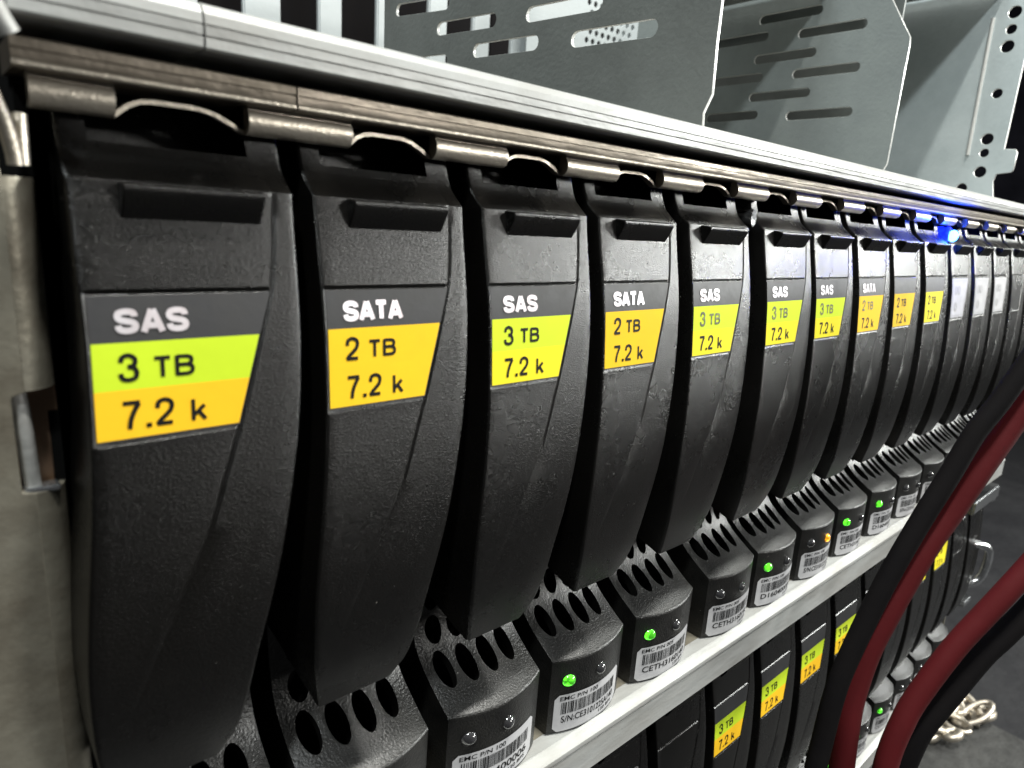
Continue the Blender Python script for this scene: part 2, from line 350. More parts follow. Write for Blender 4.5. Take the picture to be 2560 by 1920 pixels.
def make_handle(name, ztop, parent, cutopen=True):
    zs = [14, 11, 9, 7, 5.6, 4.3, 3.4, 2.6, 1.9, 1.2, .6, .25, 0, -.15, -.5, -.7, -1.4, -2.4, -3.3, -4.0, -4.4]
    z = -6
    while z > -11.6: zs.append(z); z -= 1.6
    zs += [-11.9, -12.15, -12.4, -12.7]
    z = -14
    while z > -29: zs.append(z); z -= 1.5
    zs += [-29.55, -29.75, -30.0, -30.3]
    z = -32
    while z > -77.2: zs.append(z); z -= 1.9
    zs += [-77.6, -78.6, -79.6, -80.3, -80.6]
    zs = [q for q in zs if q <= ztop]
    open_top, open_bot = 11, 4.3
    rows = []
    for z in zs:
        L, S, R = xl(z), sx(z), xr(z)
        a = interp(z, [(-8, L+2.2+0*z), (-4.4, 8.4), (-4.0, 8.4), (-.7, 7.6), (0, 7.4), (3, 6.3), (14, 6.2)]) if z > -8 else L+min(2.2, (S-L)*.3 if S > L+.5 else .15)
        b = interp(z, [(-8, S-1.2), (-4.4, 23.8), (-4.0, 23.9), (-.7, 25.05), (0, 25.0), (3, 24.2), (14, 24.0)]) if z > -8 else S-min(1.2, max(.15, (S-L)*.15))
        S2 = max(S, L+1.0); b = max(b, L+.8); a = max(min(a, b-.1), L+.62)
        # where the swoosh crease has run out to the left edge keep the columns ordered
        b = max(b, a+.1); S2 = max(S2, b+.5)
        if z > -8: S2 = max(S, b+.38)
        cols = [L, L+.12, L+.34, L+.6]
        cols += [a]+[a+(b-a)*k/4 for k in (1, 2, 3)]+[b]
        cols += [S2-.22, S2, S2+.22, S2+.6]
        g = S2+.6
        cols += [g+(R-.6-g)*k/3 for k in (1, 2, 3)]+[R-.34, R-.12, R]
        off = [.62, .24, .06, 0]+[0]*5+[0, 0, 0, 0]+[0, 0, 0, .06, .24, .62]
        fade = interp(z, [(-66, 0), (-50, .5), (-40, 1), (-2, 1), (0, .3), (4, 0)])
        off[9] += .05*fade; off[10] += .34*fade; off[11] += .22*fade
        for i in range(11, 19): off[i] += .10*fade
        if -12.5 < z < -12.1:
            for i in range(3, 10): off[i] += .24
        if -29.8 < z <= -12.3:
            for i in range(3, 10): off[i] += .16
        if -30.1 < z < -29.7:
            for i in range(3, 9): off[i] += -.015
        rows.append([(x, Yf(z)+o, z) for x, o in zip(cols, off)])
    nc = len(rows[0]); V = []; F = []
    for r in rows: V += r
    for i in range(len(rows)-1):
        for j in range(nc-1):
            zt, zb = zs[i], zs[i+1]
            if 4 <= j < 8 and cutopen and zt <= open_top and zb >= open_bot: continue
            F.append((i*nc+j, (i+1)*nc+j, (i+1)*nc+j+1, i*nc+j+1))
    # side walls and underside
    def yback(z): return 21 if z > -73 else interp(z, [(-80.6, .6), (-79, 5.0), (-75.3, 13), (-73, 20.5)])
    nb = len(V); 
    for i, r in enumerate(rows):
        V.append((r[0][0], yback(zs[i]), zs[i])); V.append((r[-1][0], yback(zs[i]), zs[i]))
    for i in range(len(rows)-1):
        F.append((i*nc, nb+2*i, nb+2*i+2, (i+1)*nc))
        F.append((i*nc+nc-1, (i+1)*nc+nc-1, nb+2*i+3, nb+2*i+1))
        if zs[i+1] < -72.5: F.append((nb+2*i, nb+2*i+1, nb+2*i+3, nb+2*i+2))
    last = len(rows)-1
    F.append(tuple(last*nc+j for j in range(nc))+(nb+2*last+1, nb+2*last))
    if cutopen and ztop >= 14:
        it = zs.index(11); ib = zs.index(4.3)
        loop = [(i, 4) for i in range(it, ib+1)]+[(ib, j) for j in range(5, 9)]+[(i, 8) for i in range(ib-1, it-1, -1)]+[(it, j) for j in range(7, 4, -1)]
        n0 = len(V); V += [(V[i*nc+j][0], V[i*nc+j][1]+9, V[i*nc+j][2]) for i, j in loop]; k = len(loop)
        for q in range(k):
            p1 = loop[q]; p2 = loop[(q+1) % k]
            F.append((p1[0]*nc+p1[1], n0+q, n0+(q+1) % k, p2[0]*nc+p2[1]))
        F.append(tuple(n0+q for q in range(k)))
    return mesh_obj(name, V, F, M_plastic, parent, 28)

def make_ledge(parent):
    pr = [(.9, -.02), (.1, -.03), (-2.15, -.22), (-2.45, -.34), (-2.52, -.55), (-2.42, -.95), (-2.15, -1.6), (-1.75, -2.35), (-1.3, -3.05), (-.85, -3.7), (-.6, -4.05), (.9, -4.05)]
    V = []; F = []; n = len(pr)
    for x, t in ((8.2, .16), (8.36, 0), (23.86, 0), (24.02, .16)):
        for y, z in pr: V.append((x, y+t if y < 0 else y, z-(t if z > -.6 else -t*.3)))
    for k in range(3):
        for q in range(n): F.append((k*n+q, k*n+(q+1) % n, (k+1)*n+(q+1) % n, (k+1)*n+q))
    F.append(tuple(range(n-1, -1, -1))); F.append(tuple(3*n+q for q in range(n)))
    return mesh_obj('finger_ledge', V, F, M_plastic, parent, 35)
VP = [(3.15, -101.0), (3.22, -100.65), (3.45, -100.38), (3.8, -100.2), (5.2, -99.4), (7.4, -97.95), (9.2, -96.7), (11.2, -95.2), (13.2, -93.3), (14.9, -90.9), (15.9, -88.2), (16.6, -84.5), (17.1, -80.5), (17.5, -76), (17.8, -70)]
VA = [0.0]
for (a, b), (c, d) in zip(VP, VP[1:]): VA.append(VA[-1]+math.hypot(c-a, d-b))
def vprof(s):
    for i in range(len(VA)-1):
        if s <= VA[i+1] or i == len(VA)-2:
            t = (s-VA[i])/(VA[i+1]-VA[i]); return (VP[i][0]+(VP[i+1][0]-VP[i][0])*t, VP[i][1]+(VP[i+1][1]-VP[i][1])*t)
def s_of_z(z):
    lo, hi = 0, VA[-1]
    for _ in range(40):
        mid = (lo+hi)/2
        if vprof(mid)[1] < z: lo = mid
        else: hi = mid
    return lo
VX0, VX1 = 3.1, 28.5
def bulge(x):
    t = (x-15.8)/12.7; return 3.1*max(0, 1-t*t)
def vpt(x, s):
    y, z = vprof(s); wgt = max(.25, 1-s/26)
    return (x, y-bulge(x)*wgt, z)
def vnorm(x, s):
    a = Vector(vpt(x, s+.05))-Vector(vpt(x, s-.05)) if s > .1 else Vector(vpt(x, s+.1))-Vector(vpt(x, s))
    b = Vector(vpt(x+.05, s))-Vector(vpt(x-.05, s)); n = b.cross(a).normalized()
    return n if n.y > 0 else -n       # pointing inward
def yface(x): return 3.15-bulge(x)
def make_vent(parent):
    V = []; F = []
    xs_cells = [VX0+.5, 4.5, 9.75, 15.2, 20.65, 26.1, VX1-.5]
    rings = 20
    def add(x, s): V.append(vpt(x, s)); return len(V)-1
    def patch(xa, xb, sa, sb, nx, ns):
        ids = [[add(xa+(xb-xa)*i/nx, sa+(sb-sa)*k/ns) for i in range(nx+1)] for k in range(ns+1)]
        for k in range(ns):
            for i in range(nx): F.append((ids[k][i], ids[k][i+1], ids[k+1][i+1], ids[k+1][i]))
    rows_ = []
    s1a, s1b = s_of_z(-97.5), s_of_z(-92.4); s2a, s2b = s_of_z(-91.4), s_of_z(-85.6); s3a, s3b = s_of_z(-84.4), s_of_z(-79.2)
    bounds = [(s1a-.35, (s1b+s2a)/2, (s1a+s1b)/2, (s1b-s1a)/2, 1.95, 0.0), ((s1b+s2a)/2, (s2b+s3a)/2, (s2a+s2b)/2, (s2b-s2a)/2, 1.95, .55), ((s2b+s3a)/2, s3b+.5, (s3a+s3b)/2, (s3b-s3a)/2, 1.85, .8)]
    # solid front strip (rounded lip then slope)
    for (a, b) in zip([0]+VA[1:5], VA[1:5]+[bounds[0][0]]): patch(VX0, VX1, a, b, 14, 1)
    # margins + top
    for xa, xb in ((VX0, xs_cells[1]), (xs_cells[5], VX1)): patch(xa, xb, bounds[0][0], bounds[-1][1], 1, 16)
    patch(VX0, VX1, bounds[-1][1], VA[-1], 8, 3)
    for (sa, sb, sc, sr, xrad, sh) in bounds:
        for c in range(1, 5):
            xa, xb = xs_cells[c], xs_cells[c+1]; cx = (xa+xb)/2+sh
            n = 24; inn = []; out = []; wall = []
            for k in range(n):
                a = 2*math.pi*(k+.5)/n; ca, sa_ = math.cos(a), math.sin(a)
                ex, es = cx+xrad*ca, sc+sr*sa_
                # ray from hole centre to the cell border
                dx, ds = xrad*ca, sr*sa_
                ts = []
                if dx > 1e-6: ts.append((xb-cx)/dx)
                if dx < -1e-6: ts.append((xa-cx)/dx)
                if ds > 1e-6: ts.append((sb-sc)/ds)
                if ds < -1e-6: ts.append((sa-sc)/ds)
                t = min(ts); t = max(t, 1.0)
                inn.append(add(ex, es)); out.append(add(cx+dx*t, sc+ds*t))
                nrm = vnorm(ex, es); p = Vector(vpt(ex, es))+nrm*3.0; V.append(tuple(p)); wall.append(len(V)-1)
            corners = []
            for k in range(n):
                k2 = (k+1) % n; F.append((inn[k], out[k], out[k2], inn[k2])); F.append((inn[k], inn[k2], wall[k2], wall[k]))
                # fill the corner where the border turns
                pa, pb = V[out[k]], V[out[k2]]
            for (qx, qs) in ((xa, sa), (xb, sa), (xb, sb), (xa, sb)):
                q = add(qx, qs); qa = math.atan2((qs-sc)/sr, (qx-cx)/xrad) % (2*math.pi)
                k = int(qa/(2*math.pi)*n-.5) % n; F.append((out[k], q, out[(k+1) % n]))
    # front face with a slightly rounded bottom, curved in plan
    zsf = [-101.0, -102, -106, -112, -118, -120.0, -120.5]; nx = 18; ids = []
    for z in zsf:
        ids.append([]) 
        for i in range(nx+1):
            x = VX0+(VX1-VX0)*i/nx; V.append((x, yface(x)+(.5 if z == -120.5 else 0), z)); ids[-1].append(len(V)-1)
    for k in range(len(zsf)-1):
        for i in range(nx): F.append((ids[k][i], ids[k+1][i], ids[k+1][i+1], ids[k][i+1]))
    # side walls
    for x, fl in ((VX0, 0), (VX1, 1)):
        prof = [(3.15+.5, -120.5), (3.15, -120), (3.15, -101.0)]+[(vpt(x, s)[1], vpt(x, s)[2]) for s in VA[1:]]+[(30, -70), (30, -120.5)]
        n0 = len(V); V += [(x, y, z) for y, z in prof]; f = tuple(range(n0, n0+len(prof))); F.append(f if fl else f[::-1])
    # dark backing behind the holes
    o = mesh_obj('vent_bezel', V, F, M_vent, parent, 30)
    return o
def lens(parent, x, z, material):
    """5 mm indicator lens: a dome in a shallow collar"""
    V = []; F = []; n = 18; y0 = yface(x)+.1; prof = [(1.95, .15), (1.95, -.12), (1.65, -.16), (1.62, -.02), (1.45, -.35), (1.1, -.75), (.6, -1.0), (0.15, -1.08)]
    tilt = -(yface(x+.5)-yface(x-.5))
    for (r, d) in prof:
        for k in range(n):
            a = 2*math.pi*k/n; V.append((x+r*math.cos(a), y0+d+ (yface(x+r*math.cos(a))-yface(x)), z+r*math.sin(a)))
    for i in range(len(prof)-1):
        for k in range(n): F.append((i*n+k, (i+1)*n+k, (i+1)*n+(k+1) % n, i*n+(k+1) % n))
    F.append(tuple((len(prof)-1)*n+k for k in range(n)))
    fm = [0 if i < 3*n else 1 for i in range(len(F))]
    return mesh_obj('indicator_lens', V, F, material, parent, 50, mats=[M_vent, material], fm=fm)
def surf_label(off): return lambda x, z: Yf(z)+.16-off
def grid_strip(name, zs, lf, rf, off, material, parent, surf=None, nx=6, round_=0):
    V = []; F = []; surf = surf or surf_label(off)
    for z in zs:
        a, b = lf(z), rf(z)
        for i in range(nx+1):
            x = a+(b-a)*i/nx; V.append((x, surf(x, z), z))
    m_ = nx+1
    for k in range(len(zs)-1):
        for i in range(nx): F.append((k*m_+i, (k+1)*m_+i, (k+1)*m_+i+1, k*m_+i+1))
    return mesh_obj(name, V, F, material, parent, 60)
def lin(a, b, n): return [a+(b-a)*i/n for i in range(n+1)]
# capacity sticker: (kind word, size line, upper band, lower band)
def make_capacity(parent, kind, cap, mu, ml, faded=False):
    base = grid_strip('capacity_label', lin(-12.6, -29.5, 12), lambda z: 3.95, lambda z: label_right(z)+.12, .06, M_lab, parent)
    grid_strip('colour_band', lin(-18.0, -23.5, 4), lambda z: 4.0, label_right, .11, mu, base)
    grid_strip('colour_band', lin(-23.5, -29.25, 4), lambda z: 4.0, label_right, .11, ml, base)
    s = surf_label(.17)
    if kind != 'N':
        V, F = [], []
        if kind == 'SAS': place_glyphs('SAS', 6.5, 14.4, -17.0, -14.1, .70, V, F, s, .06)
        else: place_glyphs('SATA', 6.4, 16.1, -17.0, -14.1, .70, V, F, s, .01)
        mesh_obj('lettering', V, F, M_foil, base)
    V, F = [], []
    place_glyphs(cap[0], 6.5, 8.7, -22.6, -19.2, .52, V, F, s)
    place_glyphs('TB', 10.2, 14.8, -22.4, -19.8, .47, V, F, s, .16)
    mesh_obj('lettering', V, F, M_fade if faded else M_ink, base)
    V, F = [], []
    place_glyphs('7.2', 6.6, 12.3, -28.2, -24.8, .52, V, F, s, .2)
    place_glyphs('k', 14.2, 16.1, -28.2, -25.4, .46, V, F, s)
    mesh_obj('lettering', V, F, M_ink, base)
    return base
def make_white_capacity(parent):
    base = grid_strip('capacity_label', lin(-13.4, -29.0, 12), lambda z: 4.2, lambda z: label_right(z)-.1, .08, M_white, parent)
    tag(base, label='white paper capacity sticker with faint grey print')
    s = surf_label(.15); V, F = [], []
    place_text('00', 7.2, 14.5, -19.8, -16.2, .01, V, F, s)
    place_text('o', 7.5, 11.5, -26.4, -22.8, .03, V, F, s)
    mesh_obj('lettering', V, F, M_greyink, base)
    # thin printed border
    V, F = [], []
    zz = lin(-14.2, -28.2, 8)
    L_ = [(4.9, z) for z in zz]+[(label_right(-28.2)-1.0, -28.2)]+[(label_right(z)-1.0, z) for z in reversed(zz)]
    for k in range(len(L_)):
        (x0, z0), (x1, z1) = L_[k], L_[(k+1) % len(L_)]
        dx, dz = x1-x0, z1-z0; q = math.hypot(dx, dz) or 1; nx_, nz_ = -dz/q*.14, dx/q*.14
        n = len(V)
        for (x, z) in ((x0-nx_, z0-nz_), (x1-nx_, z1-nz_), (x1+nx_, z1+nz_), (x0+nx_, z0+nz_)): V.append((x, s(x, z), z))
        F.append((n, n+1, n+2, n+3))
    mesh_obj('printed_border', V, F, M_greyink, base)
    return base
def make_barcode(parent, top, num, small, seed=1):
    sf = lambda off: (lambda x, z: yface(x)-off)
    # sticker outline with rounded corners
    x0, x1, z0, z1, r = 4.3, 26.3, -120.0, -109.9, 1.1
    V = []; F = []; nx = 20
    for i in range(nx+1):
        x = x0+(x1-x0)*i/nx; e = min(x-x0, x1-x); ins = 0 if e > r else r-math.sqrt(max(0, r*r-(r-e)**2))
        V += [(x, yface(x)-.07, z0+ins), (x, yface(x)-.07, z1-ins)]
    for i in range(nx): F.append((2*i, 2*i+2, 2*i+3, 2*i+1))
    base = mesh_obj('barcode_label', V, F, M_white, parent, 60)
    rnd = random.Random(seed); V, F = [], []; x = 6.0; s = sf(.12)
    while x < 24.2:
        wd = rnd.choice([.14, .14, .22, .34]); n = len(V)
        V += [(x, s(x, -115), -115.2), (x+wd, s(x+wd, -115), -115.2), (x+wd, s(x+wd, -115), -112.0), (x, s(x, -115), -112.0)]
        F.append((n, n+1, n+2, n+3)); x += wd+rnd.choice([.14, .2, .32])
    place_text(top, 5.6, 16.5, -111.5, -110.4, .01, V, F, s)
    place_text(num, 6.2, 24.0, -117.6, -115.8, .01, V, F, s)
    place_text(small, 17.8, 23.5, -119.0, -118.1, .01, V, F, s)
    mesh_obj('printed_barcode', V, F, M_ink, base)
    return base

# prototypes, parked at the first bay
WARP = 'drive'
P = 28.6
def base_parts(parent, upper=True):
    parts = {}
    parts['h'] = make_handle('ejector_handle', 14 if upper else 9, parent, upper)
    parts['v'] = make_vent(parent)
    parts['l'] = make_ledge(parent)
    V, F = [], []; boxv(3.4, 28.2, 22, 62, -120, 13 if upper else 9, V, F)
    parts['b'] = mesh_obj('carrier_body', V, F, M_dark, parent)
    return parts
def copy_tree(o, parent):
    c = o.copy(); COL.objects.link(c); c.parent = parent
    for ch in list(o.children): copy_tree(ch, c)
    return c

RX = [28.6*(i+1)+d_ for i, d_ in enumerate([.74, -.2, -.3, -.8, -.6, 2.7, .5, -.1, -.4, .05, .2, .0, -.1, 0, 0])]
G_UP = 'drive carriers in the upper shelf'
G_LO = 'drive carriers in the lower shelf'
SPEC = [  # kind, cap, upper ink, lower ink, faded, led state (left,right), label
 ('SAS', '3', M_lime, M_orange, False, (0, 0), 'black drive carrier at the far left, SAS 3 TB sticker, green band over amber band'),
 ('SATA', '2', M_yelor, M_yelor, False, (0, 0), 'black drive carrier with large all-golden SATA 2 TB sticker, second from the left, unlit indicators'),
 ('SAS', '3', M_limeyel, M_yel, False, (0, 0), 'black drive carrier, third from the left, lime and yellow SAS 3 TB sticker'),
 ('SATA', '2', M_yelor, M_yelor, False, ('g', 0), 'black drive carrier, fourth from the left, golden SATA 2 TB sticker, green light'),
 ('SAS', '3', M_limeyel, M_yel, True, ('g', 0), 'black drive carrier, faded SAS 3 TB sticker, left of the silver peg'),
 ('SAS', '3', M_limeyel, M_yel, True, (0, 0), 'black SAS 3 TB drive carrier right of the gap with the silver peg, indicators unlit'),
 ('SAS', '3', M_limeyel, M_yel, True, ('g', 0), 'black SAS 3 TB drive carrier with green light, left of the amber-lit one'),
 ('SATA', '2', M_yelor, M_yelor, True, (0, 'a'), 'black drive carrier with the amber indicator light and faded golden SATA sticker'),
 ('N', '2', M_yelor, M_yelor, False, ('g', 0), 'black drive carrier with small golden sticker, ninth from the left'),
 ('N', '2', M_yel, M_yel, False, ('g', 0), 'black drive carrier under the blue light, with the last small yellow sticker of the row'),
 ('W', '', None, None, False, (0, 0), 'black drive carrier with white sticker just right of the blue light'),
 ('W', '', None, None, False, (0, 0), 'black drive carrier with white sticker, middle of the three white-stickered ones'),
 ('W', '', None, None, False, (0, 0), 'black drive carrier with white sticker, rightmost of the three white-stickered ones'),
 ('', '', None, None, False, (0, 0), 'dark drive carrier without sticker, beside the rightmost white-stickered one'),
 ('', '', None, None, False, (0, 0), 'dark drive carrier at the right end of the upper row, by the image edge'),
]
BAR = [('EMC P/N 005', 'CE0160300004', '120 BPS'), ('EMC P/N 005', 'CE0160300005', '120 BPS'), ('EMC P/N 100', 'D160400006', '120 BPS'), ('EMC P/N 100', 'S/N:CE3101225A140', '120 BPS'), ('EMC P/N 005', 'CETH3160140', '120 BPS')]
proto = None; cache = {}
def fill(root, kind, cap, mu, ml, faded, leds, bar):
    if kind in ('SAS', 'SATA', 'N'):
        key = (kind, cap, mu.name, ml.name, faded)
        if key in cache: copy_tree(cache[key], root)
        else: cache[key] = make_capacity(root, kind, cap, mu, ml, faded)
    elif kind == 'W':
        if 'W' in cache: copy_tree(cache['W'], root)
        else: cache['W'] = make_white_capacity(root)
    for side, st in zip((7.4, 17.0), leds):
        key = ('led', side, st)
        if key in cache: copy_tree(cache[key], root)
        else: cache[key] = lens(root, side, -106.2, {0: M_clear, 'g': M_green, 'a': M_amber}[st])
        if st:
            for ch in root.children:
                if ch.data == cache[key].data: ch['label'] = 'lit green indicator lens' if st == 'g' else 'lit amber indicator lens'
    key = ('bar', bar)
    if key in cache: copy_tree(cache[key], root)
    else: cache[key] = make_barcode(root, *BAR[bar], seed=bar+3)
for n, (kind, cap, mu, ml, faded, leds, lb) in enumerate(SPEC):
    dy = [0, .1, -.1, .15, 0, .1, 0, -.1, .1, 0, .1, 0, .1, 0, 0][n]
    root = empty('drive_carrier', (RX[n]-28.6, dy, 0), lb, 'drive carrier', G_UP)
    if proto is None: proto = base_parts(root)
    else:
        for k_ in proto.values(): copy_tree(k_, root)
    fill(root, kind, cap, mu, ml, faded, leds, min(n, 4) if n < 5 else [2, 3, 4][n % 3])

# lower shelf carriers
LX0, LY0, LZ0 = 15.4, 2.6, -132.3
LOW = {2: ('', 0), 3: ('', 0), 4: ('', 0), 5: ('N', 0), 6: ('N', 0), 7: ('N', 0), 8: ('N', 'g'), 9: ('N', 'g'), 10: ('N', 'g'), 11: ('N', 'g'), 12: ('N', 0), 13: ('', 0), 14: ('', 0)}
LLAB = {2: 'dark lower-shelf carrier almost hidden under the silver rail, leftmost of its row', 3: 'dark lower-shelf carrier at the bottom edge, two left of the first stickered one',
 4: 'dark lower-shelf carrier without sticker directly left of the first green and amber sticker', 5: 'lower-shelf carrier with the leftmost green and amber sticker, by the bottom edge',
 6: 'lower-shelf carrier with the second green and amber sticker below the silver rail', 7: 'lower-shelf carrier with the third green and amber sticker, left of the cables',
 8: 'lower-shelf carrier whose sticker is half covered by the black cable', 9: 'lower-shelf carrier behind the upper black cable, its sticker hidden by the cable', 10: 'lower-shelf carrier whose yellow sticker is cut off by the red cable',
 11: 'lower-shelf carrier with plain yellow sticker, second from the right of the stickered ones', 12: 'lower-shelf carrier with plain yellow sticker nearest the silver latch', 13: 'dark lower-shelf carrier without sticker beside the last yellow sticker', 14: 'dark lower-shelf carrier at the right end beside the silver latch'}
pl = None
for k in range(2, 15):
    kind, st = LOW[k]
    root = empty('drive_carrier', (LX0+P*k, LY0, LZ0), LLAB[k], 'drive carrier', G_LO)
    if pl is None: pl = base_parts(root, False)
    else:
        for k_ in pl.values(): copy_tree(k_, root)
    mu, ml = (M_lime, M_orange) if k < 8 else ((M_limeyel, M_yelor) if k < 10 else (M_yel, M_yel))
    fill(root, kind, '3' if k < 11 else '2', mu, ml, False, (st, 0), 2+k % 3)

# ------------------------------------------------------------------ upper shelf chassis
WARP = 'shelf'
ch = empty('disk_shelf', (0, 0, 0), 'silver-grey metal disk shelf that holds the large upper row of black drive carriers', 'disk shelf')
def rail_top(x0, x1):
    pr = [(-3.0, 14.9), (-3.35, 15.15), (-3.35, 16.15), (-3.05, 16.2), (-3.05, 16.38), (-3.35, 16.43), (-3.35, 17.35), (-3.05, 17.4), (-3.05, 17.56), (-3.3, 17.62), (-3.1, 18.7), (-2.4, 19.6), (-1.2, 20.1), (2, 20.3), (60, 20.3), (60, 19.4), (9, 19.4), (9, 14.9)]
    return prism_x('top_rail', pr, x0, x1, M_alu, ch, 25)
rail_top(-.6, 17.0); rail_top(17.25, 432)
def lip(x0, x1):
    pr = [(.0, 13.4), (-.12, 13.2), (-.12, 12.35), (.1, 12.25), (.1, 12.15), (-.12, 12.05), (-.12, 11.2), (.05, 10.75), (.5, 10.45), (1.2, 10.4), (9, 10.4), (9, 13.4)]
    return prism_x('front_lip', pr, x0, x1, M_brown, ch, 25)
lip(-.4, 29.1); lip(29.35, 432)
def lip_highlight(x0, x1): return prism_x('lip_highlight', [(-.2, 11.15), (-.32, 11.0), (-.3, 10.7), (-.05, 10.5), (0, 10.6), (0, 11.15)], x0, x1, M_knuck, ch, 40)  # brighter strip standing in for the highlight along the lip
lip_highlight(-.4, 29.1); lip_highlight(29.35, 432)
# rolled knuckles between the carriers, with the arched spring fingers that join them
def knuckle(x0, x1):
    n = 14; cy, cz, r = 3.0, 8.6, 1.7
    pr = [(cy-1.1, 10.42)]+[(cy+r*math.cos(math.radians(130+ (300-130)*k/n))*1.0, cz+r*math.sin(math.radians(130+(300-130)*k/n))) for k in range(n+1)]
    pr += [(cy+.6, cz-.9), (cy+.5, 10.42)]
    return prism_x('rolled_knuckle', pr, x0, x1, M_knuck, ch, 40)
def arch(x0, x1):
    prof = [(0, 6.9), (.05, 7.4), (.12, 8.3), (.2, 8.85), (.3, 9.05), (.62, 9.05), (.74, 8.7), (.86, 7.9), (.96, 7.1), (1, 6.9)]
    V = []; F = []
    for k, (t, z) in enumerate(prof):
        x = x0+(x1-x0)*t
        t2 = prof[min(k+1, len(prof)-1)]; t1 = prof[max(k-1, 0)]
        d = Vector(((t2[0]-t1[0])*(x1-x0), 0, t2[1]-t1[1])).normalized(); nx_, nz_ = -d.z*.5, d.x*.5
        V += [(x, 3.1, z), (x, 4.9, z+.15), (x+nx_, 4.9, z+nz_+.15), (x+nx_, 3.1, z+nz_)]
    for k in range(len(prof)-1):
        a = 4*k; b = a+4
        for q in range(4): F.append((a+q, b+q, b+(q+1) % 4, a+(q+1) % 4))
    return mesh_obj('arched_spring_finger', V, F, M_knuck, ch, 50)
knuckle(1.0, 8.9)
for n in range(1, 15): knuckle(P*n-5, P*n+9.4)
for n in range(0, 15): arch((P*n+9.3) if n else 8.8, P*(n+1)-4.9)
# shelf floor rail (front edge under the carriers)
pr = [(4, -120.75), (-.2, -120.75), (-.2, -119.55), (-.35, -119.35), (-.6, -119.4), (-2.6, -120.25), (-3.05, -120.55), (-3.2, -121.3), (-3.15, -121.7), (-2.6, -121.8), (-2.6, -122.15), (-3.0, -122.3), (-3.0, -129.3), (-3.1, -130.2), (-2.6, -130.8), (-1.8, -130.8), (-1.8, -122.0), (-.6, -121.5), (4, -121.5)]
prism_x('bottom_rail', pr, -1, 432, M_alu, ch, 25)
box('floor_plate', -1, 431.8, 4.05, 480, -121.8, -120.78, M_ear, ch)
box('back_plane', 0, 430, 66, 70, -120.5, 14, M_dark, ch)
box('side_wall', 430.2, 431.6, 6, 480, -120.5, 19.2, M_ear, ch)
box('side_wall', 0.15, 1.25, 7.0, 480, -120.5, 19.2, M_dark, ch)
for n in range(0, 16):       # slim guide strips between bays, deep in the gaps
    xg = (P*n+1.5) if n else 2.2
    box('bay_divider', xg-.35, xg+.35, 24, 64, -120.3, 13.5, M_dark, ch)
# silver peg in the widened gap, blue power light
pg = mesh_obj('peg', *(lambda V, F: (V, F))(*(lambda: (lambda n: ([(146.2+1.2*math.cos(2*math.pi*k/n), y, 2.6+2.1*math.sin(2*math.pi*k/n)) for y in (1.2, 12) for k in range(n)], [tuple(range(n-1, -1, -1)), tuple(range(n, 2*n))]+[(k, (k+1) % n, n+(k+1) % n, n+k) for k in range(n)]))(16))()), M_bright, ch, 40)
tag(pg, label='small bright silver peg in the wide gap')
def sphere(name, c, r, material, parent, sc=(1, 1, 1)):
    bm = bmesh.new(); bmesh.ops.create_uvsphere(bm, u_segments=20, v_segments=12, radius=1)
    for v in bm.verts: v.co = Vector((c[0]+v.co.x*r*sc[0], c[1]+v.co.y*r*sc[1], c[2]+v.co.z*r*sc[2]))*MM
    me = bpy.data.meshes.new(name); bm.to_mesh(me); bm.free(); me.materials.append(material)
    me.polygons.foreach_set('use_smooth', [True]*len(me.polygons)); return link(bpy.data.objects.new(name, me), parent)
WARP = None
blue = empty('power_light', (289.7, 0, 3), 'glowing blue power light between the carriers under the top rail', 'indicator light')
lz = sphere('lens', (0, 0, 0), 1.45, M_blue, blue, (.7, 1.2, 1.5))
box('lens_holder', -2.0, 1.6, 1.2, 14, -2.4, 3.2, M_bluebody, blue, .4)
bl = bpy.data.lights.new('blue_glow', 'POINT'); bl.energy = 0.05; bl.color = (0.02, 0.07, 1.0); bl.shadow_soft_size = 0.0015
blo = bpy.data.objects.new('blue_glow', bl); COL.objects.link(blo); blo.location = (0.2855, -0.0045, 0.0050)

# lower shelf chassis
WARP = 'shelf'
lo = empty('disk_shelf', (LX0, LY0, LZ0), 'lower metal disk shelf under the silver rail, holding the second row of carriers', 'disk shelf')
pr2 = [(y, z) for y, z in pr]
WARP = None
pr2 = [(y+smooth_interp(z, DY), smooth_interp(z, ZT)) for y, z in pr]
prism_x('bottom_rail', pr2, -16, 432, M_alu, lo, 25)
WARP = 'shelf'
box('floor_plate', -16, 431.8, 4.05, 480, -121.8, -120.78, M_ear, lo)
box('back_plane', 0, 430, 66, 70, -120.5, 9.6, M_dark, lo)
box('side_wall', 430.2, 431.6, 6, 480, -120.5, 9.6, M_ear, lo)

